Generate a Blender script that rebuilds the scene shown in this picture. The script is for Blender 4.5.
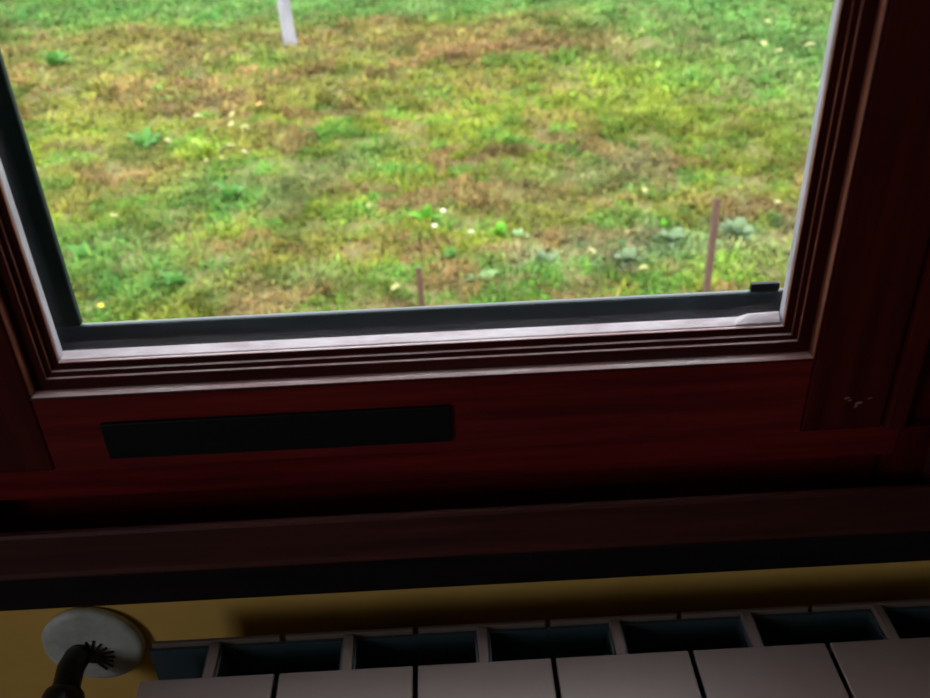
import bpy, bmesh, math, random
import numpy as np
from mathutils import Matrix, Vector, Euler

for o in list(bpy.data.objects): bpy.data.objects.remove(o)
scene = bpy.context.scene
C = scene.collection
random.seed(7); rng = np.random.default_rng(11)

# ---------------------------------------------------------------- camera
F = 930.0                                    # focal length in pixels of a 930 px wide frame
CAM = np.array([0.0, -0.415, 1.13])
PITCH, YAW, ROLL = [math.radians(a) for a in (33.1, 1.05, -2.33)]
_f = np.array([math.sin(YAW)*math.cos(PITCH), math.cos(YAW)*math.cos(PITCH), -math.sin(PITCH)])
_r = np.array([math.cos(YAW), -math.sin(YAW), 0.0]); _u = np.cross(_r, _f)
RT = math.cos(ROLL)*_r + math.sin(ROLL)*_u
UP = -math.sin(ROLL)*_r + math.cos(ROLL)*_u
cam = bpy.data.cameras.new('camera'); cam.sensor_fit = 'HORIZONTAL'; cam.sensor_width = 36; cam.lens = 36*F/930
cam.clip_start = 0.01; cam.clip_end = 300
cam.dof.use_dof = True; cam.dof.focus_distance = 0.66; cam.dof.aperture_fstop = 10
co = bpy.data.objects.new('camera', cam); C.objects.link(co)
co.matrix_world = Matrix(((RT[0], UP[0], -_f[0], CAM[0]), (RT[1], UP[1], -_f[1], CAM[1]), (RT[2], UP[2], -_f[2], CAM[2]), (0, 0, 0, 1)))
scene.camera = co

# ---------------------------------------------------------------- light
SKY = 3.2
w = bpy.data.worlds.new('overcast'); scene.world = w; w.use_nodes = True
bg = w.node_tree.nodes['Background']; bg.inputs[0].default_value = (0.90, 0.95, 1.0, 1); bg.inputs[1].default_value = SKY
sun = bpy.data.lights.new('soft_sun', 'SUN'); sun.energy = 1.2; sun.angle = math.radians(40); sun.color = (1, .96, .88)
so = bpy.data.objects.new('soft_sun', sun); C.objects.link(so); so.rotation_euler = Euler((math.radians(20), math.radians(-40), 0))
def portal(name, loc, rot, sx, sy):
    l = bpy.data.lights.new(name, 'AREA'); l.shape = 'RECTANGLE'; l.size = sx; l.size_y = sy; l.cycles.is_portal = True
    o = bpy.data.objects.new(name, l); C.objects.link(o); o.location = loc; o.rotation_euler = rot
vs = scene.view_settings
scene.display_settings.display_device = 'sRGB'
vs.view_transform = 'Standard'; vs.look = 'None'; vs.exposure = 1.25; vs.gamma = 1; vs.use_curve_mapping = False

GROUND = -2.07                               # the meadow lies below the room's floor
def ray(px, py):
    return (px-465)/F*RT - (py-349)/F*UP + _f
def on_ground(px, py):
    d = ray(px, py); return CAM + d*((GROUND-CAM[2])/d[2])

# ---------------------------------------------------------------- helpers
def obj(name, verts, faces, mat=None, parent=None, smooth=False, bevel=0):
    me = bpy.data.meshes.new(name); me.from_pydata([tuple(v) for v in verts], [], faces); me.update()
    bm = bmesh.new(); bm.from_mesh(me); bmesh.ops.recalc_face_normals(bm, faces=bm.faces); bm.to_mesh(me); bm.free()
    if smooth: me.polygons.foreach_set('use_smooth', [True]*len(me.polygons))
    if mat: me.materials.append(mat)
    o = bpy.data.objects.new(name, me); C.objects.link(o)
    if parent: o.parent = parent
    if bevel:
        m = o.modifiers.new('bevel', 'BEVEL'); m.width = bevel; m.segments = 2; m.limit_method = 'ANGLE'
    return o
def boxes(name, bs, mat, parent=None, bevel=0):
    v, f = [], []
    for x0, x1, y0, y1, z0, z1 in bs:
        b = len(v)
        v += [(x, y, z) for x in (x0, x1) for y in (y0, y1) for z in (z0, z1)]
        f += [[b+i for i in q] for q in ((0,1,3,2),(4,6,7,5),(0,4,5,1),(2,3,7,6),(0,2,6,4),(1,5,7,3))]
    return obj(name, v, f, mat, parent, bevel=bevel)
def box(name, b, mat, parent=None, bevel=0): return boxes(name, [b], mat, parent, bevel)
def prism_x(name, prof, x0, x1, mat, parent=None, bevel=0):
    n = len(prof)
    v = [(x0, y, z) for y, z in prof] + [(x1, y, z) for y, z in prof]
    f = [[i, (i+1) % n, n+(i+1) % n, n+i] for i in range(n)] + [list(range(n))[::-1], list(range(n, 2*n))]
    return obj(name, v, f, mat, parent, bevel=bevel)
def tube(name, pts, rad, mat, parent=None, seg=20, caps=True):
    P = [Vector(p) for p in pts]; v, f = [], []; prev = None
    rad = rad if isinstance(rad, (list, tuple)) else [rad]*len(P)
    for i, p in enumerate(P):
        t = (P[min(i+1, len(P)-1)] - P[max(i-1, 0)]).normalized()
        a = prev - t*prev.dot(t) if prev else t.orthogonal()
        a.normalize(); prev = a; b = t.cross(a)
        v += [tuple(p + rad[i]*(math.cos(2*math.pi*k/seg)*a + math.sin(2*math.pi*k/seg)*b)) for k in range(seg)]
    for i in range(len(P)-1):
        for k in range(seg):
            f.append([i*seg+k, i*seg+(k+1) % seg, (i+1)*seg+(k+1) % seg, (i+1)*seg+k])
    if caps: f += [list(range(seg)), list(range((len(P)-1)*seg, len(P)*seg))]
    o = obj(name, v, f, mat, parent)
    o.data.polygons.foreach_set('use_smooth', [len(p.vertices) == 4 for p in o.data.polygons])
    return o
def thing(name, label, cat, loc=(0, 0, 0), group=None):
    o = bpy.data.objects.new(name, None); C.objects.link(o); o.location = loc; o.empty_display_size = .05
    return tag(o, label, cat, group)
def tag(o, label, cat, group=None, kind=None):
    o['label'] = label; o['category'] = cat
    if group: o['group'] = group
    if kind: o['kind'] = kind
    return o

# ---------------------------------------------------------------- materials
def mat(name, col, rough=.5, spec=.5, coat=0, coat_rough=.1, metal=0):
    m = bpy.data.materials.new(name); m.use_nodes = True
    b = m.node_tree.nodes['Principled BSDF']
    b.inputs['Base Color'].default_value = (*col, 1); b.inputs['Roughness'].default_value = rough
    b.inputs['Specular IOR Level'].default_value = spec; b.inputs['Coat Weight'].default_value = coat
    b.inputs['Coat Roughness'].default_value = coat_rough; b.inputs['Metallic'].default_value = metal
    return m
def noise_mat(name, stops, scale=(10, 10, 10), detail=6, nscale=1, rough=(.4, .6), bump=0, bump_scale=1, **k):
    """colour ramp over stretched noise in object space; roughness and relief follow the same noise"""
    m = mat(name, stops[0][1], **k); nt = m.node_tree; N = nt.nodes; L = nt.links; b = N['Principled BSDF']
    tc = N.new('ShaderNodeTexCoord'); mp = N.new('ShaderNodeMapping'); mp.inputs['Scale'].default_value = scale
    no = N.new('ShaderNodeTexNoise'); no.inputs['Scale'].default_value = nscale; no.inputs['Detail'].default_value = detail
    no.inputs['Roughness'].default_value = .65
    cr = N.new('ShaderNodeValToRGB')
    while len(cr.color_ramp.elements) < len(stops): cr.color_ramp.elements.new(.5)
    for e, (p, c) in zip(cr.color_ramp.elements, stops): e.position = p; e.color = (*c, 1)
    mr = N.new('ShaderNodeMapRange'); mr.inputs['To Min'].default_value = rough[0]; mr.inputs['To Max'].default_value = rough[1]
    L.new(tc.outputs['Object'], mp.inputs[0]); L.new(mp.outputs[0], no.inputs[0]); L.new(no.outputs[0], cr.inputs[0])
    L.new(cr.outputs[0], b.inputs['Base Color']); L.new(no.outputs[0], mr.inputs[0]); L.new(mr.outputs[0], b.inputs['Roughness'])
    if bump:
        bp = N.new('ShaderNodeBump'); bp.inputs['Strength'].default_value = bump; bp.inputs['Distance'].default_value = .001*bump_scale
        L.new(no.outputs[0], bp.inputs['Height']); L.new(bp.outputs[0], b.inputs['Normal'])
    return m
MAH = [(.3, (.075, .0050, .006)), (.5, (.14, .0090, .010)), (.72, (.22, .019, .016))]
M = {
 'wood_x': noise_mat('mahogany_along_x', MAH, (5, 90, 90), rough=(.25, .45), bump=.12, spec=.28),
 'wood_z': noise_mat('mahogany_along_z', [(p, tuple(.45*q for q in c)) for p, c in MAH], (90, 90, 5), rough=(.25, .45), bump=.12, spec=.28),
 'riser_x': noise_mat('shaded_varnish_x', [(p, tuple(.32*q for q in c)) for p, c in MAH], (5, 90, 90), rough=(.3, .5), spec=.2),  # mahogany darkened to paint the shade on the bead risers
 'riser_z': noise_mat('shaded_varnish_z', [(p, tuple(.25*q for q in c)) for p, c in MAH], (90, 90, 5), rough=(.3, .5), spec=.2),
 'bead_x': noise_mat('worn_lit_bead_x', [(.3, (.32, .13, .13)), (.45, (.55, .34, .35)), (.7, (.74, .64, .65))], (14, 160, 160), rough=(.2, .45), bump=.2, spec=.6),  # worn varnish, made paler to paint the sky highlight on the treads
 'bead_z': noise_mat('worn_lit_bead_z', [(.3, (.08, .015, .01)), (.55, (.2, .06, .03)), (.8, (.36, .2, .13))], (160, 160, 14), rough=(.3, .55), bump=.2, spec=.6),
 'casing': noise_mat('dull_dark_wood', [(.3, (.032, .007, .007)), (.55, (.056, .011, .011)), (.8, (.10, .021, .018))], (6, 110, 110), rough=(.4, .6), bump=.15, spec=.3),
 'casing_z': noise_mat('dull_dark_wood_z', [(.3, (.032, .007, .007)), (.55, (.056, .011, .011)), (.8, (.10, .021, .018))], (110, 110, 6), rough=(.4, .6), bump=.15, spec=.3),
 'black_wood': noise_mat('near_black_wood', [(.3, (.006, .004, .005)), (.6, (.010, .006, .007)), (.8, (.018, .009, .009))], (6, 110, 110), rough=(.5, .7), bump=.15, spec=.2),  # darkest wood tone, for the lower band of the apron
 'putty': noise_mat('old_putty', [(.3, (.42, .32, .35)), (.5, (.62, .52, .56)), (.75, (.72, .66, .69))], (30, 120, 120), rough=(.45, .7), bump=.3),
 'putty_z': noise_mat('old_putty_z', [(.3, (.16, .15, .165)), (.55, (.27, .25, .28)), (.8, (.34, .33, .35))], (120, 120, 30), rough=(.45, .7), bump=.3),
 'green': noise_mat('dark_green_paint', [(.3, (0.003, 0.009, 0.008)), (.6, (0.005, 0.015, 0.013)), (.8, (0.015, 0.025, 0.0225))], (30, 30, 30), rough=(.35, .6), bump=.1, spec=.2),
 'steel_rail': noise_mat('grey_blue_metal', [(.3, (0.012, 0.018, 0.0216)), (.6, (0.021, 0.03, 0.036)), (.8, (0.06, 0.078, 0.09))], (12, 60, 60), rough=(.3, .5), spec=.35),
 'chip': noise_mat('bare_wood_chip', [(.3, (.12, .07, .05)), (.7, (.30, .2, .15))], (300, 300, 300), rough=(.6, .8)),
 'black': mat('black_metal', (.004, .005, .006), .6, spec=.2),
 'wall': noise_mat('ochre_wall', [(.3, (.64, .37, .09)), (.7, (.72, .44, .12))], (14, 14, 14), rough=(.75, .9), bump=.25, spec=.2),
 'plaster': noise_mat('cream_wall', [(.3, (.46, .38, .24)), (.7, (.52, .43, .28))], (9, 9, 9), rough=(.8, .9), bump=.2, spec=.2),
 'ceiling': noise_mat('white_ceiling', [(.3, (.7, .69, .66)), (.7, (.75, .74, .71))], (9, 9, 9), rough=(.85, .95), spec=.2),
 'floor': noise_mat('brown_floor', [(.3, (.05, .025, .014)), (.7, (.085, .045, .025))], (2, 14, 2), rough=(.35, .55)),
 'render': noise_mat('outside_render', [(.3, (.5, .48, .44)), (.7, (.6, .58, .53))], (9, 9, 9), rough=(.85, .95), bump=.3),
 'stone': noise_mat('sill_stone', [(.3, (.3, .3, .3)), (.7, (.42, .42, .41))], (25, 25, 25), rough=(.6, .8), bump=.3),
 'radiator': noise_mat('radiator_enamel', [(.3, (.155, .108, .097)), (.7, (.18, .127, .115))], (20, 20, 20), rough=(.3, .42), spec=.4),
 'radiator_in': mat('radiator_inner_shaded', (.035, .055, .065), .4),  # dark teal that paints the shade inside the radiator slots
 'plate': noise_mat('pale_plastic', [(.35, (.38, .36, .35)), (.55, (.52, .52, .50)), (.75, (.56, .56, .53))], (45, 45, 45), rough=(.4, .6)),
 'rubber': mat('black_rubber', (.012, .012, .013), .4),
 'ring': mat('grey_metal_ring', (.45, .45, .44), .25, metal=.6),
 'rust': noise_mat('rusty_iron', [(.3, (0.028, 0.012, 0.008)), (.5, (0.055, 0.025, 0.015)), (.75, (0.09, 0.045, 0.028))], (40, 40, 12), rough=(.7, .9), bump=.4),
 'post': noise_mat('weathered_grey_post', [(.3, (0.11, 0.10, 0.11)), (.55, (0.18, 0.17, 0.185)), (.8, (0.27, 0.26, 0.275))], (14, 14, 3), rough=(.8, .95), bump=.5, bump_scale=5),
 'soil': noise_mat('mossy_soil', [(.3, (0.066, 0.0495, 0.0264)), (.5, (0.0924, 0.0858, 0.0297)), (.7, (0.112, 0.0792, 0.0396))], (1.7, 1.7, 1.7), detail=9, rough=(.9, 1), bump=.6, bump_scale=20, spec=.1),
}
g = bpy.data.materials.new('window_glass'); g.use_nodes = True; nt = g.node_tree; nt.nodes.clear()
out = nt.nodes.new('ShaderNodeOutputMaterial'); mx = nt.nodes.new('ShaderNodeMixShader'); tr = nt.nodes.new('ShaderNodeBsdfTransparent')
gl = nt.nodes.new('ShaderNodeBsdfGlossy'); fr = nt.nodes.new('ShaderNodeFresnel'); geo = nt.nodes.new('ShaderNodeNewGeometry'); ior = nt.nodes.new('ShaderNodeMapRange'); ior.inputs['To Min'].default_value = 1.3; ior.inputs['To Max'].default_value = 1/1.3
nt.links.new(geo.outputs['Backfacing'], ior.inputs['Value']); nt.links.new(ior.outputs[0], fr.inputs[0])
tr.inputs[0].default_value = (.97, .985, .98, 1); gl.inputs['Roughness'].default_value = .02
nt.links.new(fr.outputs[0], mx.inputs[0]); nt.links.new(tr.outputs[0], mx.inputs[1]); nt.links.new(gl.outputs[0], mx.inputs[2]); nt.links.new(mx.outputs[0], out.inputs[0])
M['glass'] = g

# ---------------------------------------------------------------- the room
def struct(o, label, cat):
    return tag(o, label, cat, kind='structure')
RX0, RX1, RY0, RZ1 = -1.7, 1.9, -3.4, 2.6
OX0, OX1, OZ0, OZ1 = -.305, .282, .720, 1.86           # opening of window_1
WT = .12
struct(boxes('wall_front', [(RX0-.2, OX0, 0, WT, -2.2, RZ1), (OX1, RX1+.2, 0, WT, -2.2, RZ1), (OX0, OX1, 0, WT, -2.2, OZ0), (OX0, OX1, 0, WT, OZ1, RZ1)], M['wall']),
       'ochre painted wall below and around the dark wooden window', 'wall')
W2 = (-2.1, -1.2, .95, 1.9)                              # opening of added_window (y0, y1, z0, z1)
struct(boxes('wall_left', [(RX0-.2, RX0, RY0, W2[0], 0, RZ1), (RX0-.2, RX0, W2[1], 0, 0, RZ1), (RX0-.2, RX0, W2[0], W2[1], 0, W2[2]), (RX0-.2, RX0, W2[0], W2[1], W2[3], RZ1)], M['plaster']),
       'cream plastered side wall with an added window', 'wall')
struct(box('wall_right', (RX1, RX1+.2, RY0, 0, 0, RZ1), M['plaster']), 'cream plastered wall on the right side', 'wall')
struct(box('wall_back', (RX0-.2, RX1+.2, RY0-.2, RY0, 0, RZ1), M['plaster']), 'cream plastered wall behind the viewer', 'wall')
struct(box('floor', (RX0-.2, RX1+.2, RY0-.2, 0, -.2, 0), M['floor']), 'brown wooden floor of the room', 'floor')
struct(box('ceiling', (RX0-.2, RX1+.2, RY0-.2, WT, RZ1, RZ1+.15), M['ceiling']), 'white ceiling of the room', 'ceiling')
portal('portal_window', ((OX0+OX1)/2, .09, (OZ0+OZ1)/2), (math.radians(-90), 0, 0), OX1-OX0, OZ1-OZ0)
portal('portal_side', (RX0-.1, (W2[0]+W2[1])/2, (W2[2]+W2[3])/2), (math.radians(90), 0, math.radians(-90)), W2[1]-W2[0], W2[3]-W2[2])

# added_window: unseen side window, added to let daylight into the room
w2 = struct(thing('added_window', 'white side window added out of view to light the room', 'window', (RX0-.1, (W2[0]+W2[1])/2, W2[2])), 'white side window added out of view to light the room', 'window')
def child(o, p): o.parent = p; o.matrix_parent_inverse = Matrix.Translation(-Vector(p.location)); return o
white = mat('white_paint', (.7, .7, .68), .4)
for b in ((RX0-.13, RX0-.06, W2[0], W2[0]+.06, W2[2], W2[3]), (RX0-.13, RX0-.06, W2[1]-.06, W2[1], W2[2], W2[3]),
          (RX0-.13, RX0-.06, W2[0]+.06, W2[1]-.06, W2[2], W2[2]+.06), (RX0-.13, RX0-.06, W2[0]+.06, W2[1]-.06, W2[3]-.06, W2[3])):
    child(box('frame_bar', b, white, bevel=.003), w2)
child(box('glass_pane', (RX0-.10, RX0-.096, W2[0]+.06, W2[1]-.06, W2[2]+.06, W2[3]-.06), M['glass']), w2)

# ---------------------------------------------------------------- window_1
win = struct(thing('window_1', 'dark mahogany window with worn stepped beads overlooking a meadow', 'window', (-.0145, 0, .7665)), 'dark mahogany window with worn stepped beads overlooking a meadow', 'window')
NX0, NX1, NZ0, NZ1 = -.2285, .1990, .8405, 1.735        # nose rectangle (room-side edge of the bead)
SX0, SX1, SZ0, SZ1 = -.276, .2455, .7905, 1.785         # outer edge of the sash
def P(o): return child(o, win)
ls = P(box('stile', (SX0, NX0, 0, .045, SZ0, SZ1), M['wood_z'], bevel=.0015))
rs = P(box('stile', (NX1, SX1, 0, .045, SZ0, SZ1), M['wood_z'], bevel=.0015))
br = P(box('bottom_rail', (NX0+.0004, NX1-.0004, .0003, .045, SZ0, NZ0), M['wood_x'], bevel=.0008))
P(box('top_rail', (NX0+.0004, NX1-.0004, .0003, .045, NZ1, SZ1), M['wood_x'], bevel=.0008))
def mitred(names, prof, mats):
    """prof: closed polygon of (depth, inset from the nose rectangle) in metres, swept round the rectangle"""
    n = len(prof)
    def run(name, a, b, m):
        v = [a(h, t) for t, h in prof] + [b(h, t) for t, h in prof]
        f = [[i, (i+1) % n, n+(i+1) % n, n+i] for i in range(n)] + [list(range(n)), list(range(n, 2*n))]
        o = obj(name, v, f, m[0])
        if len(m) > 1:                       # pale worn treads and dark risers: sky light and shade put into the colour
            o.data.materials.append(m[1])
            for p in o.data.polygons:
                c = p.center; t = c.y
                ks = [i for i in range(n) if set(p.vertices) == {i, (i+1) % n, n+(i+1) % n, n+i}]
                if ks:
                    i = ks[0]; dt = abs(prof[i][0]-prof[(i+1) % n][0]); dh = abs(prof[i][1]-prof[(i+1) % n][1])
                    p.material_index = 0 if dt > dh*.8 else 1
        return P(o)
    bl = lambda h, t: (NX0+h, t, NZ0+h); brc = lambda h, t: (NX1-h, t, NZ0+h)
    tl = lambda h, t: (NX0+h, t, NZ1-h); trc = lambda h, t: (NX1-h, t, NZ1-h)
    return run(names, bl, brc, mats[0]), run(names, brc, trc, mats[1]), run(names, trc, tl, mats[0]), run(names, tl, bl, mats[1])
mm = .001
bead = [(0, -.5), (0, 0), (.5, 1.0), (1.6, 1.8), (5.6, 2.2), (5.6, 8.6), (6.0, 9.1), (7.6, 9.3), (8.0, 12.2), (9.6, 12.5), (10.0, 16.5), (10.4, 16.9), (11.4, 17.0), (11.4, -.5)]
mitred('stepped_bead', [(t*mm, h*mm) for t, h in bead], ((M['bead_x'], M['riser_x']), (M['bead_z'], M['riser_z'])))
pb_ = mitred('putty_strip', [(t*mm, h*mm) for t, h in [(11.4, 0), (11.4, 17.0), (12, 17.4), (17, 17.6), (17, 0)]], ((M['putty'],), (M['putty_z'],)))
prism_ = [(t*mm, NZ0+h*mm) for t, h in [(11.5, 17.5), (13, 18.2), (17, 20.0), (17, 17.5)]]
P(prism_x('putty_fillet', prism_, NX0+.0175, NX1-.0175, M['putty'], bevel=.0005))
P(obj('putty_lump', [(.155, .0115, .8583), (.162, .0111, .8586), (.1812, .0112, .8586), (.1812, .0169, .8632), (.164, .0169, .8626), (.158, .0169, .861), (.158, .013, .8583), (.1812, .0165, .8583)], [[0,1,4,5],[1,2,3,4],[0,5,6],[2,3,7],[0,1,2,7,6],[3,4,5,6,7]], M['putty'], bevel=.0012))
gp = P(box('glass_pane', (NX0+.004, NX1-.004, .0172, .0208, NZ0+.004, NZ1-.004), M['glass']))
gp['label'] = 'clear glass pane'
# rear lip of the sash behind the glass
mitred('glazing_lip', [(.0209, -.006), (.0209, .008), (.045, -.0025), (.045, -.006)], ((M['green'],), (M['green'],)))
# dark plate let into the bottom rail
pl = P(box('cover_plate', (-.195, -.0016, -.0022, .0005, .7985, .8235), M['black'], bevel=.001)); pl['label'] = 'long black plate on the bottom rail'
# fixed frame round the sash
P(prism_x('frame_sill_rail', [(.02, .7215), (.02, .7660), (.004, .7668), (.0035, .7885), (.006, .7900), (.05, .7900), (.05, .7215)], OX0+.001, OX1-.001, M['wood_x'], bevel=.0008))
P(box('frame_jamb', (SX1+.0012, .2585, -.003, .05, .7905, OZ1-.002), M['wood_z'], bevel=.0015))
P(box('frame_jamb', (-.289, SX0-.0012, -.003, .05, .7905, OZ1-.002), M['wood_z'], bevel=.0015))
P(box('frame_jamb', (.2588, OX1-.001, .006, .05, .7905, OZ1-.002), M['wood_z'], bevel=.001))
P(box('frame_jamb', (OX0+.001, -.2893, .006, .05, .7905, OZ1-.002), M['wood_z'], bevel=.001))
P(box('frame_head', (-.2755, .2455, -.003, .05, SZ1+.0012, OZ1-.002), M['wood_x'], bevel=.0015))
for xa, xb in ((.2588, OX1-.0001), (OX0+.0001, -.2893)):
    P(box('corner_block', (xa, xb, -.0005, .0199, .7215, .7903), M['wood_z'], bevel=.0006))
for k, (cx, cz, a, b) in enumerate(((.2215, .8135, .0022, .0008), (.2235, .8118, .0012, .0006), (.2290, .8098, .0024, .0010), (.2275, .8075, .0010, .0016), (.2345, .8125, .0014, .0005))):
    an = [i*math.pi/4 for i in range(8)]
    ch = [(cx+a*math.cos(t)*random.uniform(.6, 1.1)+.4*a*math.sin(t), -.0002, cz+b*math.sin(t)*random.uniform(.6, 1.1)) for t in an]
    c_ = obj('varnish_chip', ch+[(x, .0002, z) for x, y, z in ch], [list(range(8)), list(range(8, 16))]+[[i, (i+1) % 8, 8+(i+1) % 8, 8+i] for i in range(8)], M['chip'])
    child(c_, win)
# outer frame beyond the glass, painted dark green, with a grey rail
EZ = .8556
P(box('outer_stile', (OX0+.001, -.2120, .0505, .0550, EZ+.0003, OZ1-.002), M['green'], bevel=.0012))
P(box('outer_stile', (.206, OX1-.001, .0505, .0550, EZ+.0003, OZ1-.002), M['green'], bevel=.0012))
orl = P(box('outer_rail', (OX0+.001, OX1-.001, .0505, .0550, .80, EZ), M['steel_rail'], bevel=.0014)); orl['label'] = 'grey metal rail outside the glass'
P(box('catch_block', (.1765, .1935, .0512, .0548, EZ, EZ+.005), M['black'], bevel=.0008))['label'] = 'small black catch on the outer rail'
P(box('hinge_block', (-.2120, -.2098, .0508, .0545, 1.0385, 1.30), M['green'], bevel=.0008))

# casing boards on the wall
ap = prism_x('trim_1', [(0, .748), (-.0195, .748), (-.0200, .7650), (-.0212, .7668), (-.0238, .7668), (-.0252, .7652), (-.0290, .7420), (-.0300, .7392), (-.0290, .7372), (-.0270, .7365), (0, .7365)], -.40, .38, M['casing'])
lb = prism_x('lower_band', [(0, .7364), (-.0270, .7364), (-.0222, .7050), (-.0210, .7040), (0, .7040)], -.40, .38, M['black_wood'], ap, bevel=.0008)
lb['label'] = 'almost black lower band of the apron board'
ap.location.z = -.002
struct(ap, 'dark moulded wooden apron board under the window', 'trim')
struct(box('trim_2', (.2765, .345, -.018, 0, .7485, 1.92), M['casing_z'], bevel=.003), 'dark wooden casing board up the right side of the window', 'trim')
struct(box('trim_3', (-.365, -.2995, -.018, 0, .7485, 1.92), M['casing_z'], bevel=.003), 'dark wooden casing board up the left side of the window', 'trim')
struct(box('trim_4', (-.2993, .2763, -.020, 0, OZ1-.004, 1.92), M['casing'], bevel=.003), 'dark wooden casing board above the window', 'trim')
struct(prism_x('trim_5', [(.068, .7205), (.068, .735), (.16, .728), (.16, .700), (.1205, .700), (.1205, .7205)], OX0+.001, OX1-.001, M['stone'], bevel=.002), 'grey stone sill outside the window', 'sill')

# ---------------------------------------------------------------- radiator
RZ = .684; RXB = -.1097; PIT = .08
rad = thing('radiator', 'pinkish white sectional radiator on the wall under the window', 'radiator', (RXB+2*PIT, -.08, .10))
def arc(cx, cz, r, a0, a1, n): return [(cx+r*math.cos(math.radians(a0+(a1-a0)*i/n)), cz+r*math.sin(math.radians(a0+(a1-a0)*i/n))) for i in range(n+1)]
outer = [(-.0630, RZ)] + arc(-.108, RZ-.020, .020, 90, 180, 6) + [(-.128, .11)]
inner = [(-.126, .11)] + arc(-.108, RZ-.020, .018, 180, 90, 6) + [(-.0630, RZ-.002)]
meshes = {}
def section(x0):
    def put(name, mk, par):
        if name in meshes:
            o = bpy.data.objects.new(name, meshes[name].data); C.objects.link(o)
            for md in meshes[name].modifiers:
                m2 = o.modifiers.new('bevel', 'BEVEL'); m2.width = md.width; m2.segments = 2; m2.limit_method = 'ANGLE'
        else:
            o = mk(); meshes[name] = o
        o.parent = par; return o
    s = put('section', lambda: prism_x('section', outer+inner, .0014, PIT-.0014, M['radiator'], bevel=.0007), None)
    s.parent = rad; s.matrix_parent_inverse = Matrix.Translation(-Vector(rad.location)); s.location = (x0, 0, 0)
    put('web', lambda: box('web', (PIT/2-.0032, PIT/2+.0032, -.1258, -.0372, .12, RZ-.0003), M['radiator'], bevel=.0008), s)
    put('back_plate', lambda: box('back_plate', (.0016, PIT-.0016, -.0372, -.0347, .12, RZ), M['radiator'], bevel=.0006), s)
    for nm, a_, b_ in (('slot_shade', .0001, PIT/2-.0036), ('slot_shade_r', PIT/2+.0036, PIT-.0001)):  # thin dark sheets added in the slot, its shade put into their colour
        put(nm, lambda: box('slot_shade', (a_, b_, -.0395, -.0374, .13, RZ-.0035), M['radiator_in']), s)
    put('front_shade', lambda: box('front_shade', (.0024, PIT-.0024, -.0660, -.0632, .13, RZ-.0025), M['radiator_in']), s)  # same painted slot shade, behind the front edge
    put('side_shade', lambda: boxes('side_shade', [(PIT/2-.0046, PIT/2-.0034, -.0630, -.0396, .13, RZ-.0035), (PIT/2+.0034, PIT/2+.0046, -.0630, -.0396, .13, RZ-.0035)], M['radiator_in']), s)  # same painted slot shade, on both sides of the web
    put('water_channel', lambda: tube('water_channel', [(PIT/2, -.08, .13), (PIT/2, -.08, .66)], .014, M['radiator_in']), s)
    put('header_tube', lambda: tube('header_tube', [(.0002, -.08, .635), (PIT-.0002, -.08, .635)], .021, M['radiator_in']), s)
for k in range(-1, 6): section(RXB+k*PIT)
xe = RXB-PIT
e = child(tube('end_plug', [(xe, -.08, .635), (xe-.004, -.08, .635), (xe-.005, -.08, .635), (xe-.012, -.08, .635)], [.021, .021, .015, .015], M['radiator'], seg=6*4), rad)
for sx in (0, 4):
    child(box('wall_bracket', (RXB+sx*PIT-.012+PIT/2, RXB+sx*PIT+.012+PIT/2, -.0346, 0, .60, .612), M['radiator'], bevel=.001), rad)

# ---------------------------------------------------------------- round wall plate with a black pipe
PC = Vector((-.2410, 0, .6480))
wp = thing('wall_plate', 'round pale plate on the ochre wall at the radiator end', 'plate', PC)
def lathe(name, prof, centre, mat_, parent, seg=48):
    v, f = [], []
    for r, y in prof: v += [(r*math.cos(2*math.pi*k/seg), y, r*math.sin(2*math.pi*k/seg)) for k in range(seg)]
    for i in range(len(prof)-1):
        f += [[i*seg+k, i*seg+(k+1) % seg, (i+1)*seg+(k+1) % seg, (i+1)*seg+k] for k in range(seg)]
    f += [list(range(seg)), list(range((len(prof)-1)*seg, len(prof)*seg))]
    o = obj(name, v, f, mat_, parent, smooth=True); o.location = centre; return o
lathe('disc', [(.0300, -.0003), (.0322, -.0015), (.0326, -.004), (.0315, -.0060), (.028, -.0072), (.018, -.0080), (.010, -.0082)], (0, 0, 0), M['plate'], wp)
HC = Vector((-.0020, -.0082, -.0065))
lathe('hole_rim', [(.0062, -.0001), (.0062, -.0006), (.0052, -.0008)], HC, M['rubber'], wp, 24)
for k in range(9):
    a = math.radians(-62+k*19)
    d = Vector((math.cos(a), 0, math.sin(a))); n = Vector((-math.sin(a), 0, math.cos(a)))
    L0, L1 = .005, .0150+.001*math.sin(k*2.1)
    pts = [HC+d*L0+n*.0010, HC+d*L0-n*.0010, HC+d*L1-n*.0006, HC+d*L1+n*.0006]
    v = [p+Vector((0, 0.0004, 0)) for p in pts]+[p+Vector((0, -.0008, 0)) for p in pts]
    obj('radial_slit', v, [[0,1,2,3],[4,5,6,7],[0,1,5,4],[1,2,6,5],[2,3,7,6],[3,0,4,7]], M['rubber'], wp)
hc = PC+HC
pp = thing('pipe_coupling', 'black ribbed pipe coupling sticking out of the round wall plate', 'pipe', (hc.x-.012, -.06, .60))
A = Vector((hc.x-.0055, -.0092, hc.z+.006)); Bp = Vector((hc.x-.0075, -.022, hc.z+.006)); Cp = Vector((hc.x-.0075, -.040, hc.z+.001)); Dp = Vector((hc.x-.0085, -.074, hc.z-.014))
child(tube('neck', [A, A.lerp(Bp, .3), Bp, Bp.lerp(Cp, .5), Cp], [.0068, .0082, .0084, .0084, .0088], M['rubber']), pp)
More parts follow.
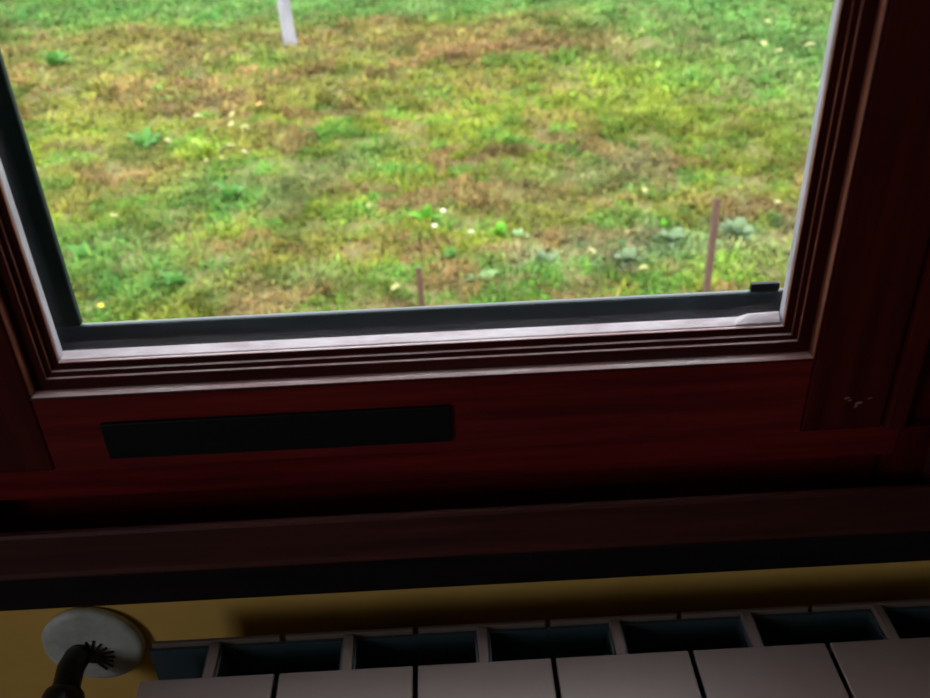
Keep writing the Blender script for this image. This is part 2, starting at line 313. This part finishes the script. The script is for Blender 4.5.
child(tube('body', [Cp.lerp(Bp, .35), Cp.lerp(Bp, .2), Cp, Cp.lerp(Dp, .3), Dp, Dp+Vector((-.002, -.01, -.03)), Dp+Vector((-.002, -.012, -.12)), Dp+Vector((-.002, -.012, -.5))], [.0085, .0115, .0128, .0135, .0135, .0135, .012, .012], M['rubber']), pp)
R0 = Cp.lerp(Dp, .18); R1 = Cp.lerp(Dp, .26)
child(tube('clamp_ring', [R0, R1], [.0139, .0139], M['ring']), pp)['label'] = 'thin grey clamp ring'

# ---------------------------------------------------------------- outside: meadow
def vnoise(x, y, s, seed):
    r = np.random.default_rng(seed); T = r.random((64, 64)); x = x/s+1000; y = y/s+1000
    xi = np.floor(x).astype(int); yi = np.floor(y).astype(int); u = x-xi; v = y-yi
    u = u*u*(3-2*u); v = v*v*(3-2*v); g_ = lambda a, b: T[a % 64, b % 64]
    return (g_(xi, yi)*(1-u)+g_(xi+1, yi)*u)*(1-v)+(g_(xi, yi+1)*(1-u)+g_(xi+1, yi+1)*u)*v
def bumps(x, y):
    return .10*(vnoise(x, y, 2.1, 1)-.5)+.05*(vnoise(x, y, .7, 2)-.5)
xs = np.concatenate([[-70, -40, -25], np.linspace(-18, 18, 181), [25, 40, 70]]); ys = np.concatenate([[-40, -10, .205, 1.0], np.linspace(2, 30, 141), [40, 60, 90]])
GX, GY = np.meshgrid(xs, ys); GZ = GROUND+np.where((GY > 1.5) & (GY < 32), bumps(GX, GY), 0)
nx, ny = len(xs), len(ys)
gr = obj('meadow_ground', np.stack([GX.ravel(), GY.ravel(), GZ.ravel()], 1), [[j*nx+i, j*nx+i+1, (j+1)*nx+i+1, (j+1)*nx+i] for j in range(ny-1) for i in range(nx-1)], M['soil'], smooth=True)
struct(gr, 'mossy soil of the meadow outside the window', 'ground')

# plant cover: colours of the real patches of grass, moss and dry growth
GREEN, LUSH, OLIVE, BROWN, YEL, GREY, RED = [np.array(c) for c in
   ((.12, .265, .035), (.095, .27, .065), (.21, .225, .03), (.27, .165, .065), (.26, .32, .03), (.19, .255, .13), (.30, .13, .07))]
PATCH = [  # px, py, rx, ry, colour, weight
 (120, 8, 330, 13, LUSH, 2.6), (470, 4, 300, 9, LUSH, 2.6), (760, 40, 110, 42, LUSH, 3.2), (690, 8, 120, 22, LUSH, 2.6),(820, 110, 60, 30, GREEN, 1.2),
 (360, 38, 330, 17, BROWN, 1.4), (90, 42, 70, 14, BROWN, 1.2), (480, 45, 120, 10, RED, 1.1), (700, 50, 60, 10, RED, 1.0), (70, 78, 60, 8, RED, 1.0),
 (60, 60, 60, 12, GREEN, 1.4), (250, 58, 80, 9, GREEN, .9), (200, 95, 200, 22, BROWN, .9), (350, 90, 90, 16, OLIVE, 1.2),
 (560, 75, 130, 10, YEL, 1.4), (640, 105, 70, 26, YEL, 1.8), (470, 120, 60, 16, YEL, 1.4), (700, 130, 60, 20, OLIVE, 1.2), (490, 85, 40, 8, RED, .8),
 (220, 150, 40, 16, YEL, 1.6), (110, 140, 60, 14, YEL, .9), (150, 150, 50, 12, GREEN, 1.2), (60, 100, 60, 20, OLIVE, .8), (130, 195, 60, 10, BROWN, 1.2), (90, 175, 40, 12, BROWN, .7),
 (240, 198, 60, 18, LUSH, 1.7), (345, 170, 45, 14, LUSH, 1.2), (100, 255, 60, 22, LUSH, 1.8), (165, 285, 60, 18, LUSH, 1.5), (110, 225, 60, 10, GREEN, 1.2),
 (235, 248, 50, 11, RED, 1.5), (260, 285, 50, 14, BROWN, 1.4), (370, 245, 50, 12, BROWN, 1.3), (340, 225, 60, 10, OLIVE, 1), (310, 275, 45, 14, LUSH, 1.4), (380, 285, 40, 10, GREEN, 1.1),
 (460, 205, 40, 10, BROWN, .8), (540, 205, 60, 18, OLIVE, .9), (590, 200, 45, 20, BROWN, 1.0), (600, 180, 60, 16, GREY, .8), (550, 262, 40, 12, GREY, 1.8), (485, 285, 30, 9, LUSH, 1.0), (455, 270, 25, 18, BROWN, 1.1),
 (630, 255, 40, 18, GREY, 1.6), (690, 240, 60, 14, GREY, 1.4), (740, 235, 30, 14, GREY, 1.4), (640, 285, 60, 10, GREEN, 1.6), (760, 265, 50, 18, GREEN, 1.5), (700, 205, 40, 10, BROWN, .9), (780, 170, 50, 20, OLIVE, 1.0), (760, 200, 40, 8, BROWN, .7), (640, 215, 40, 12, GREEN, .8)]
RTa, UPa = RT, UP
def cover_colour(x, y):
    """patch weights are evaluated on the ground plan: each patch is an ellipse lying on the meadow"""
    n = len(x); acc = np.zeros((n, 3)); ws = np.zeros(n)
    nA, nB, nC = .6*vnoise(x, y, .45, 5)+.4*vnoise(x, y, .16, 15), .5*vnoise(x, y, .8, 6)+.5*vnoise(x, y, .2, 16), vnoise(x, y, .24, 8)
    base = np.where((nA < .42)[:, None], BROWN, np.where((nB < .45)[:, None], OLIVE, np.where((nC < .5)[:, None], GREEN, YEL*.8)))
    acc += base*.8; ws += .8
    jx = x+.35*(nA-.5)+.25*(nC-.5); jy = y+.6*(nB-.5)+.4*(nC-.5)
    for px, py, rx, ry, c, wt in PATCH:
        c0 = on_ground(px, py); ex = abs(on_ground(px+10, py)[0]-c0[0])*rx/10; ey = abs(on_ground(px, py-2)[1]-on_ground(px, py+2)[1])/4*ry
        wgt = wt*np.exp(-(((jx-c0[0])/ex)**2+((jy-c0[1])/ey)**2)); acc += wgt[:, None]*c; ws += wgt
    return acc/ws[:, None]
def leaf_quads(x0, x1, y0, y1, dens, lmin, lmax, wmul, tilt):
    n = int((x1-x0)*(y1-y0)*dens)
    x = rng.uniform(x0, x1, n); y = rng.uniform(y0, y1, n)
    keep = (np.abs(x) < .66*(y+.4)+.8); x, y = x[keep], y[keep]; n = len(x)
    clump = .6*vnoise(x, y, .22, 21)+.4*vnoise(x, y, .09, 22); keep = rng.random(n) < .2+1.2*clump; x, y, clump = x[keep], y[keep], clump[keep]; n = len(x)
    z = GROUND+bumps(x, y)-.004
    L = rng.uniform(lmin, lmax, n)*(.5+1.0*clump); W_ = L*wmul*rng.uniform(.6, 1.5, n)
    az = rng.uniform(0, 2*np.pi, n); el = np.radians(rng.uniform(*tilt, n))
    d = np.stack([np.cos(az)*np.cos(el), np.sin(az)*np.cos(el), np.sin(el)], 1); s = np.stack([-np.sin(az), np.cos(az), rng.uniform(-.5, .5, n)], 1)
    b = np.stack([x, y, z], 1); mid = b+d*(L*.55)[:, None]; tip = b+d*L[:, None]; tip[:, 2] -= L*.25*np.cos(el)
    return x, y, np.stack([b, mid+s*(W_/2)[:, None], tip, mid-s*(W_/2)[:, None]], 1).reshape(-1, 3)
def leaves(name, sets, lab, cat, cmul):
    Q = [leaf_quads(*q) for q in sets]
    x = np.concatenate([q[0] for q in Q]); y = np.concatenate([q[1] for q in Q]); V = np.concatenate([q[2] for q in Q]); n = len(x)
    me = bpy.data.meshes.new(name); me.vertices.add(4*n); me.vertices.foreach_set('co', V.astype(np.float32).ravel())
    me.loops.add(4*n); me.loops.foreach_set('vertex_index', np.arange(4*n, dtype=np.int32))
    me.polygons.add(n); me.polygons.foreach_set('loop_start', np.arange(0, 4*n, 4, dtype=np.int32)); me.polygons.foreach_set('loop_total', np.full(n, 4, np.int32))
    me.update()
    col = cover_colour(x, y)
    alt = np.stack([GREEN, OLIVE, BROWN, YEL, LUSH, GREY, RED])[rng.integers(0, 7, n)]
    k = rng.random(n)[:, None]**2*.4; mott = .36+1.28*(.5*vnoise(x, y, .17, 31)+.5*vnoise(x, y, .4, 32))
    col = (col*(1-k)+alt*k)*(rng.uniform(.65, 1.35, n)*mott)[:, None]*cmul
    ca = me.color_attributes.new('leaf_colour', 'FLOAT_COLOR', 'POINT')
    ca.data.foreach_set('color', np.repeat(np.concatenate([col, np.ones((n, 1))], 1), 4, axis=0).astype(np.float32).ravel())
    me.materials.append(M['leaf'])
    o = bpy.data.objects.new(name, me); C.objects.link(o)
    return tag(o, lab, cat, kind='stuff')
def leaf_material(name, col=None):
    m = bpy.data.materials.new(name); m.use_nodes = True; nt = m.node_tree; N = nt.nodes; Lk = nt.links; N.clear()
    o = N.new('ShaderNodeOutputMaterial'); mx = N.new('ShaderNodeMixShader'); mx.inputs[0].default_value = .3
    b = N.new('ShaderNodeBsdfPrincipled'); b.inputs['Roughness'].default_value = .55; b.inputs['Specular IOR Level'].default_value = .06
    t = N.new('ShaderNodeBsdfTranslucent')
    no = N.new('ShaderNodeTexNoise'); no.inputs['Scale'].default_value = 40
    if col is None: a = N.new('ShaderNodeAttribute'); a.attribute_name = 'leaf_colour'; src = a.outputs['Color']
    else: a = N.new('ShaderNodeRGB'); a.outputs[0].default_value = (*col, 1); src = a.outputs[0]
    mr = N.new('ShaderNodeMapRange'); mr.inputs['To Min'].default_value = .75; mr.inputs['To Max'].default_value = 1.25
    mu = N.new('ShaderNodeVectorMath'); mu.operation = 'SCALE'
    Lk.new(no.outputs[0], mr.inputs[0]); Lk.new(src, mu.inputs[0]); Lk.new(mr.outputs[0], mu.inputs['Scale'])
    Lk.new(mu.outputs[0], b.inputs['Base Color']); Lk.new(mu.outputs[0], t.inputs['Color'])
    Lk.new(b.outputs[0], mx.inputs[1]); Lk.new(t.outputs[0], mx.inputs[2]); Lk.new(mx.outputs[0], o.inputs[0])
    return m
M['leaf'] = leaf_material('meadow_leaf')
CM = .62
leaves('meadow_growth', [(-7, 7, 2.6, 9, 3000, .03, .075, .5, (5, 65)), (-7, 7, 2.6, 9, 1200, .05, .12, .12, (25, 80)),
   (-12, 12, 9, 17, 1100, .05, .11, .5, (5, 65)), (-12, 12, 9, 17, 450, .08, .16, .14, (25, 80)), (-19, 19, 17, 29, 260, .10, .2, .5, (10, 70))],
   'short mixed grass, moss and weeds covering the whole meadow', 'grass', CM)

# single weeds that stand out
def leaf_mesh(name, L, W_, m):
    v, f = [], []; n = 5
    for i in range(n+1):
        t = i/n; wv = W_*math.sin(math.pi*(t**.8)*.97+.03)/2; zz = .28*L*math.sin(t*2.2); xx = L*t
        v += [(xx, -wv, zz+.12*wv), (xx, 0, zz-.10*wv), (xx, wv, zz+.12*wv)]
    for i in range(n): a = 3*i; f += [[a, a+1, a+4, a+3], [a+1, a+2, a+5, a+4]]
    me = bpy.data.meshes.new(name); me.from_pydata(v, [], f); me.materials.append(m); me.polygons.foreach_set('use_smooth', [True]*len(f)); return me
LM = {k: leaf_material('weed_'+k, c) for k, c in (('bright', (0.084, 0.238, 0.021)), ('yellow', (0.196, 0.266, 0.028)), ('grey', (0.105, 0.145, 0.075)), ('lush', (0.06, 0.15, 0.03)), ('pale', (0.168, 0.252, 0.105)))}
def weed(px, py, size, kind, nl, label, lift=5):
    p = on_ground(px, py); p[2] = GROUND+float(bumps(np.array([p[0]]), np.array([p[1]]))[0])
    t = thing('broadleaf_weed', label, 'weed', p, 'leafy weeds standing out in the meadow')
    me = leaf_mesh('leaf', size*.42, size*.24, LM[kind])
    nl = int(nl*1.4)
    for k in range(nl):
        o = bpy.data.objects.new('leaf', me); C.objects.link(o); o.parent = t
        o.location = (0, 0, -.002)
        s = random.uniform(.45, 1.15); o.scale = (s, s, s)
        o.rotation_euler = Euler((random.uniform(-.3, .3), -math.radians(random.uniform(-5, 40+lift)), 2*math.pi*k/nl+random.uniform(-.6, .6)), 'XYZ')
weed(500, 236, .34, 'bright', 9, 'bright green broad-leaved weed in mid meadow, right of the pale stones')
weed(519, 238, .26, 'pale', 7, 'pale green weed touching the right side of the brightest green weed')
weed(427, 222, .34, 'bright', 8, 'upright bright green weed straight above the short rusty stake', 50)
weed(209, 162, .50, 'yellow', 9, 'yellow-green weed among the scattered pale leaves on the left', 40)
weed(545, 268, .32, 'grey', 9, 'grey-green weed low in the meadow below the brightest green weed')
weed(482, 284, .30, 'pale', 9, 'pale green weed near the outer rail, right of the short rusty stake')
weed(628, 264, .40, 'grey', 11, 'grey-green weed left of the tall rusty fence post')
weed(672, 246, .36, 'grey', 10, 'grey-green weed just left of the tall rusty fence post')
weed(735, 240, .38, 'grey', 10, 'grey-green weed just right of the tall rusty fence post')
weed(664, 232, .2, 'bright', 7, 'small bright green weed left of the tall fence post top')
weed(455, 262, .26, 'lush', 8, 'deep green weed between the two rusty stakes, nearer the short one')
weed(232, 205, .42, 'lush', 10, 'lush green weed below the scattered pale leaves')
weed(178, 287, .36, 'lush', 10, 'lush green weed close to the outer rail in the left meadow')
weed(85, 262, .36, 'lush', 10, 'lush green weed beside the left outer frame')
weed(145, 150, .45, 'lush', 9, 'dark green weed left of the yellow-green weed')
weed(55, 66, .6, 'lush', 9, 'green weed at the far left of the meadow')

# fallen leaves and pale stones
LF = {k: leaf_material('fallen_'+k, c) for k, c in (('pale', (0.26, 0.245, 0.10)), ('orange', (0.511, 0.298, 0.0852)), ('yellow', (0.533, 0.469, 0.0426)))}
fm = {k: leaf_mesh('fallen_leaf', .10, .065, m) for k, m in LF.items()}
def fallen(px, py, kind, s, label, group='pale leaves scattered on the meadow'):
    p = on_ground(px, py); p[2] = GROUND+float(bumps(np.array([p[0]]), np.array([p[1]]))[0])+.03
    o = bpy.data.objects.new('fallen_leaf', fm[kind]); C.objects.link(o); o.location = p; o.scale = (s, s, s)
    o.rotation_euler = (random.uniform(-.3, .3), random.uniform(-.3, .1), random.uniform(0, 6.28)); tag(o, label, 'leaf', group)
for x, y, lb in ((205, 122, 'leftmost of the top three'), (232, 122, 'rightmost of the top three'), (231, 133, 'just under the top right one'), (214, 138, 'straight above the weed'),
    (238, 154, 'right of the weed, second nearest'), (250, 161, 'farthest right'), (228, 168, 'low right of the weed'), (200, 152, 'left edge of the weed'), (173, 150, 'farthest left, beside the dark green weed'),
    (243, 140, 'upper right of the weed'), (220, 160, 'right foot of the weed'), (204, 171, 'lowest, below the weed')):
    fallen(x, y, 'pale', random.uniform(.8, 1.3), 'pale leaf near the yellow-green weed, '+lb)
fallen(253, 113, 'orange', 1.3, 'orange fallen leaf above the cluster of pale leaves')
fallen(97, 312, 'yellow', .9, 'bright yellow leaf by the lower left corner of the outer frame')
for x, y, sz, lb in ((772, 28, 1.3, 'pale yellow leaf on the far right green grass, farthest of its four'), (765, 52, 1.3, 'pale yellow leaf on the far right green grass, leftmost of its four'),
    (776, 57, 1.2, 'pale yellow leaf on the far right green grass, nearest of its four'), (803, 51, 1.4, 'pale yellow leaf on the far right green grass, rightmost of its four'),
    (176, 192, .8, 'pale yellow leaf upper left of the lush weed below the leaf cluster'), (391, 296, .75, 'pale yellow leaf left of the foot of the short rusty stake'),
    (638, 275, .75, 'pale yellow leaf below the grey-green weed left of the tall fence post'), (775, 210, .75, 'pale leaf right of the tall rusty fence post'),
    (596, 261, .8, 'pale yellow leaf between the two left grey-green weeds'), (643, 198, .7, 'small pale leaf far up left of the tall fence post top'),
    (120, 222, .75, 'pale leaf above the lush weed at the left outer frame'), (370, 213, .75, 'pale leaf left of the upright bright green weed')):
    fallen(x, y, 'pale', sz, lb)
def stone(px, py, r, label):
    p = on_ground(px, py); p[2] = GROUND+float(bumps(np.array([p[0]]), np.array([p[1]]))[0])+r*.75
    bm = bmesh.new(); bmesh.ops.create_icosphere(bm, subdivisions=2, radius=r)
    for v in bm.verts: v.co *= random.uniform(.85, 1.12); v.co.z *= .7
    me = bpy.data.meshes.new('pale_stone'); bm.to_mesh(me); bm.free(); me.materials.append(M['pale_stone'])
    o = bpy.data.objects.new('pale_stone', me); C.objects.link(o); o.location = p; tag(o, label, 'stone')
M['pale_stone'] = noise_mat('pale_stone', [(.3, (0.33, 0.297, 0.211)), (.7, (0.462, 0.436, 0.33))], (30, 30, 30), rough=(.8, .9))
stone(434, 230, .032, 'pale yellowish stone just below the upright bright green weed')
stone(443, 214, .026, 'whitish stone beside the upright bright green weed')
stone(471, 235, .026, 'pinkish pale stone left of the brightest green weed')

# iron stakes and the grey post
def stake(px, py, top, dist, wid, label):
    d = ray(px, py); p = CAM+d*(dist/d[1]); x, y, zt = p
    t = .005; a = wid
    prof = [(0, 0), (a, 0), (a, t), (t, t), (t, a), (0, a)]
    zb = GROUND-.15; v = [(u-a/2, q, zb) for u, q in prof]+[(u-a/2, q, zt) for u, q in prof]
    f = [[i, (i+1) % 6, 6+(i+1) % 6, 6+i] for i in range(6)]+[list(range(6)), list(range(6, 12))]
    o = obj('iron_stake', [(a_, b_, c_-GROUND) for a_, b_, c_ in v], f, M['rust'], bevel=.001); o.location = (x, y, GROUND)
    tag(o, label, 'stake', 'rusty fence stakes near the house')
stake(718.5, 199, 0, 5.2, .040, 'tall rusty iron fence post at the right of the meadow')
stake(419, 268, 0, 4.6, .034, 'short rusty iron stake low in the middle of the meadow')
pb = on_ground(290, 46); pb[2] = GROUND
n = 10; ring = []
post = tube('meadow_post', [(.01*math.sin(i*1.7), .01*math.cos(i*2.3), -.2+i*.25) for i in range(10)], [.085-.002*i+.004*math.sin(i*3.1) for i in range(10)], M['post'], seg=14)
post.location = pb; tag(post, 'pale grey weathered post standing at the back of the meadow', 'post')
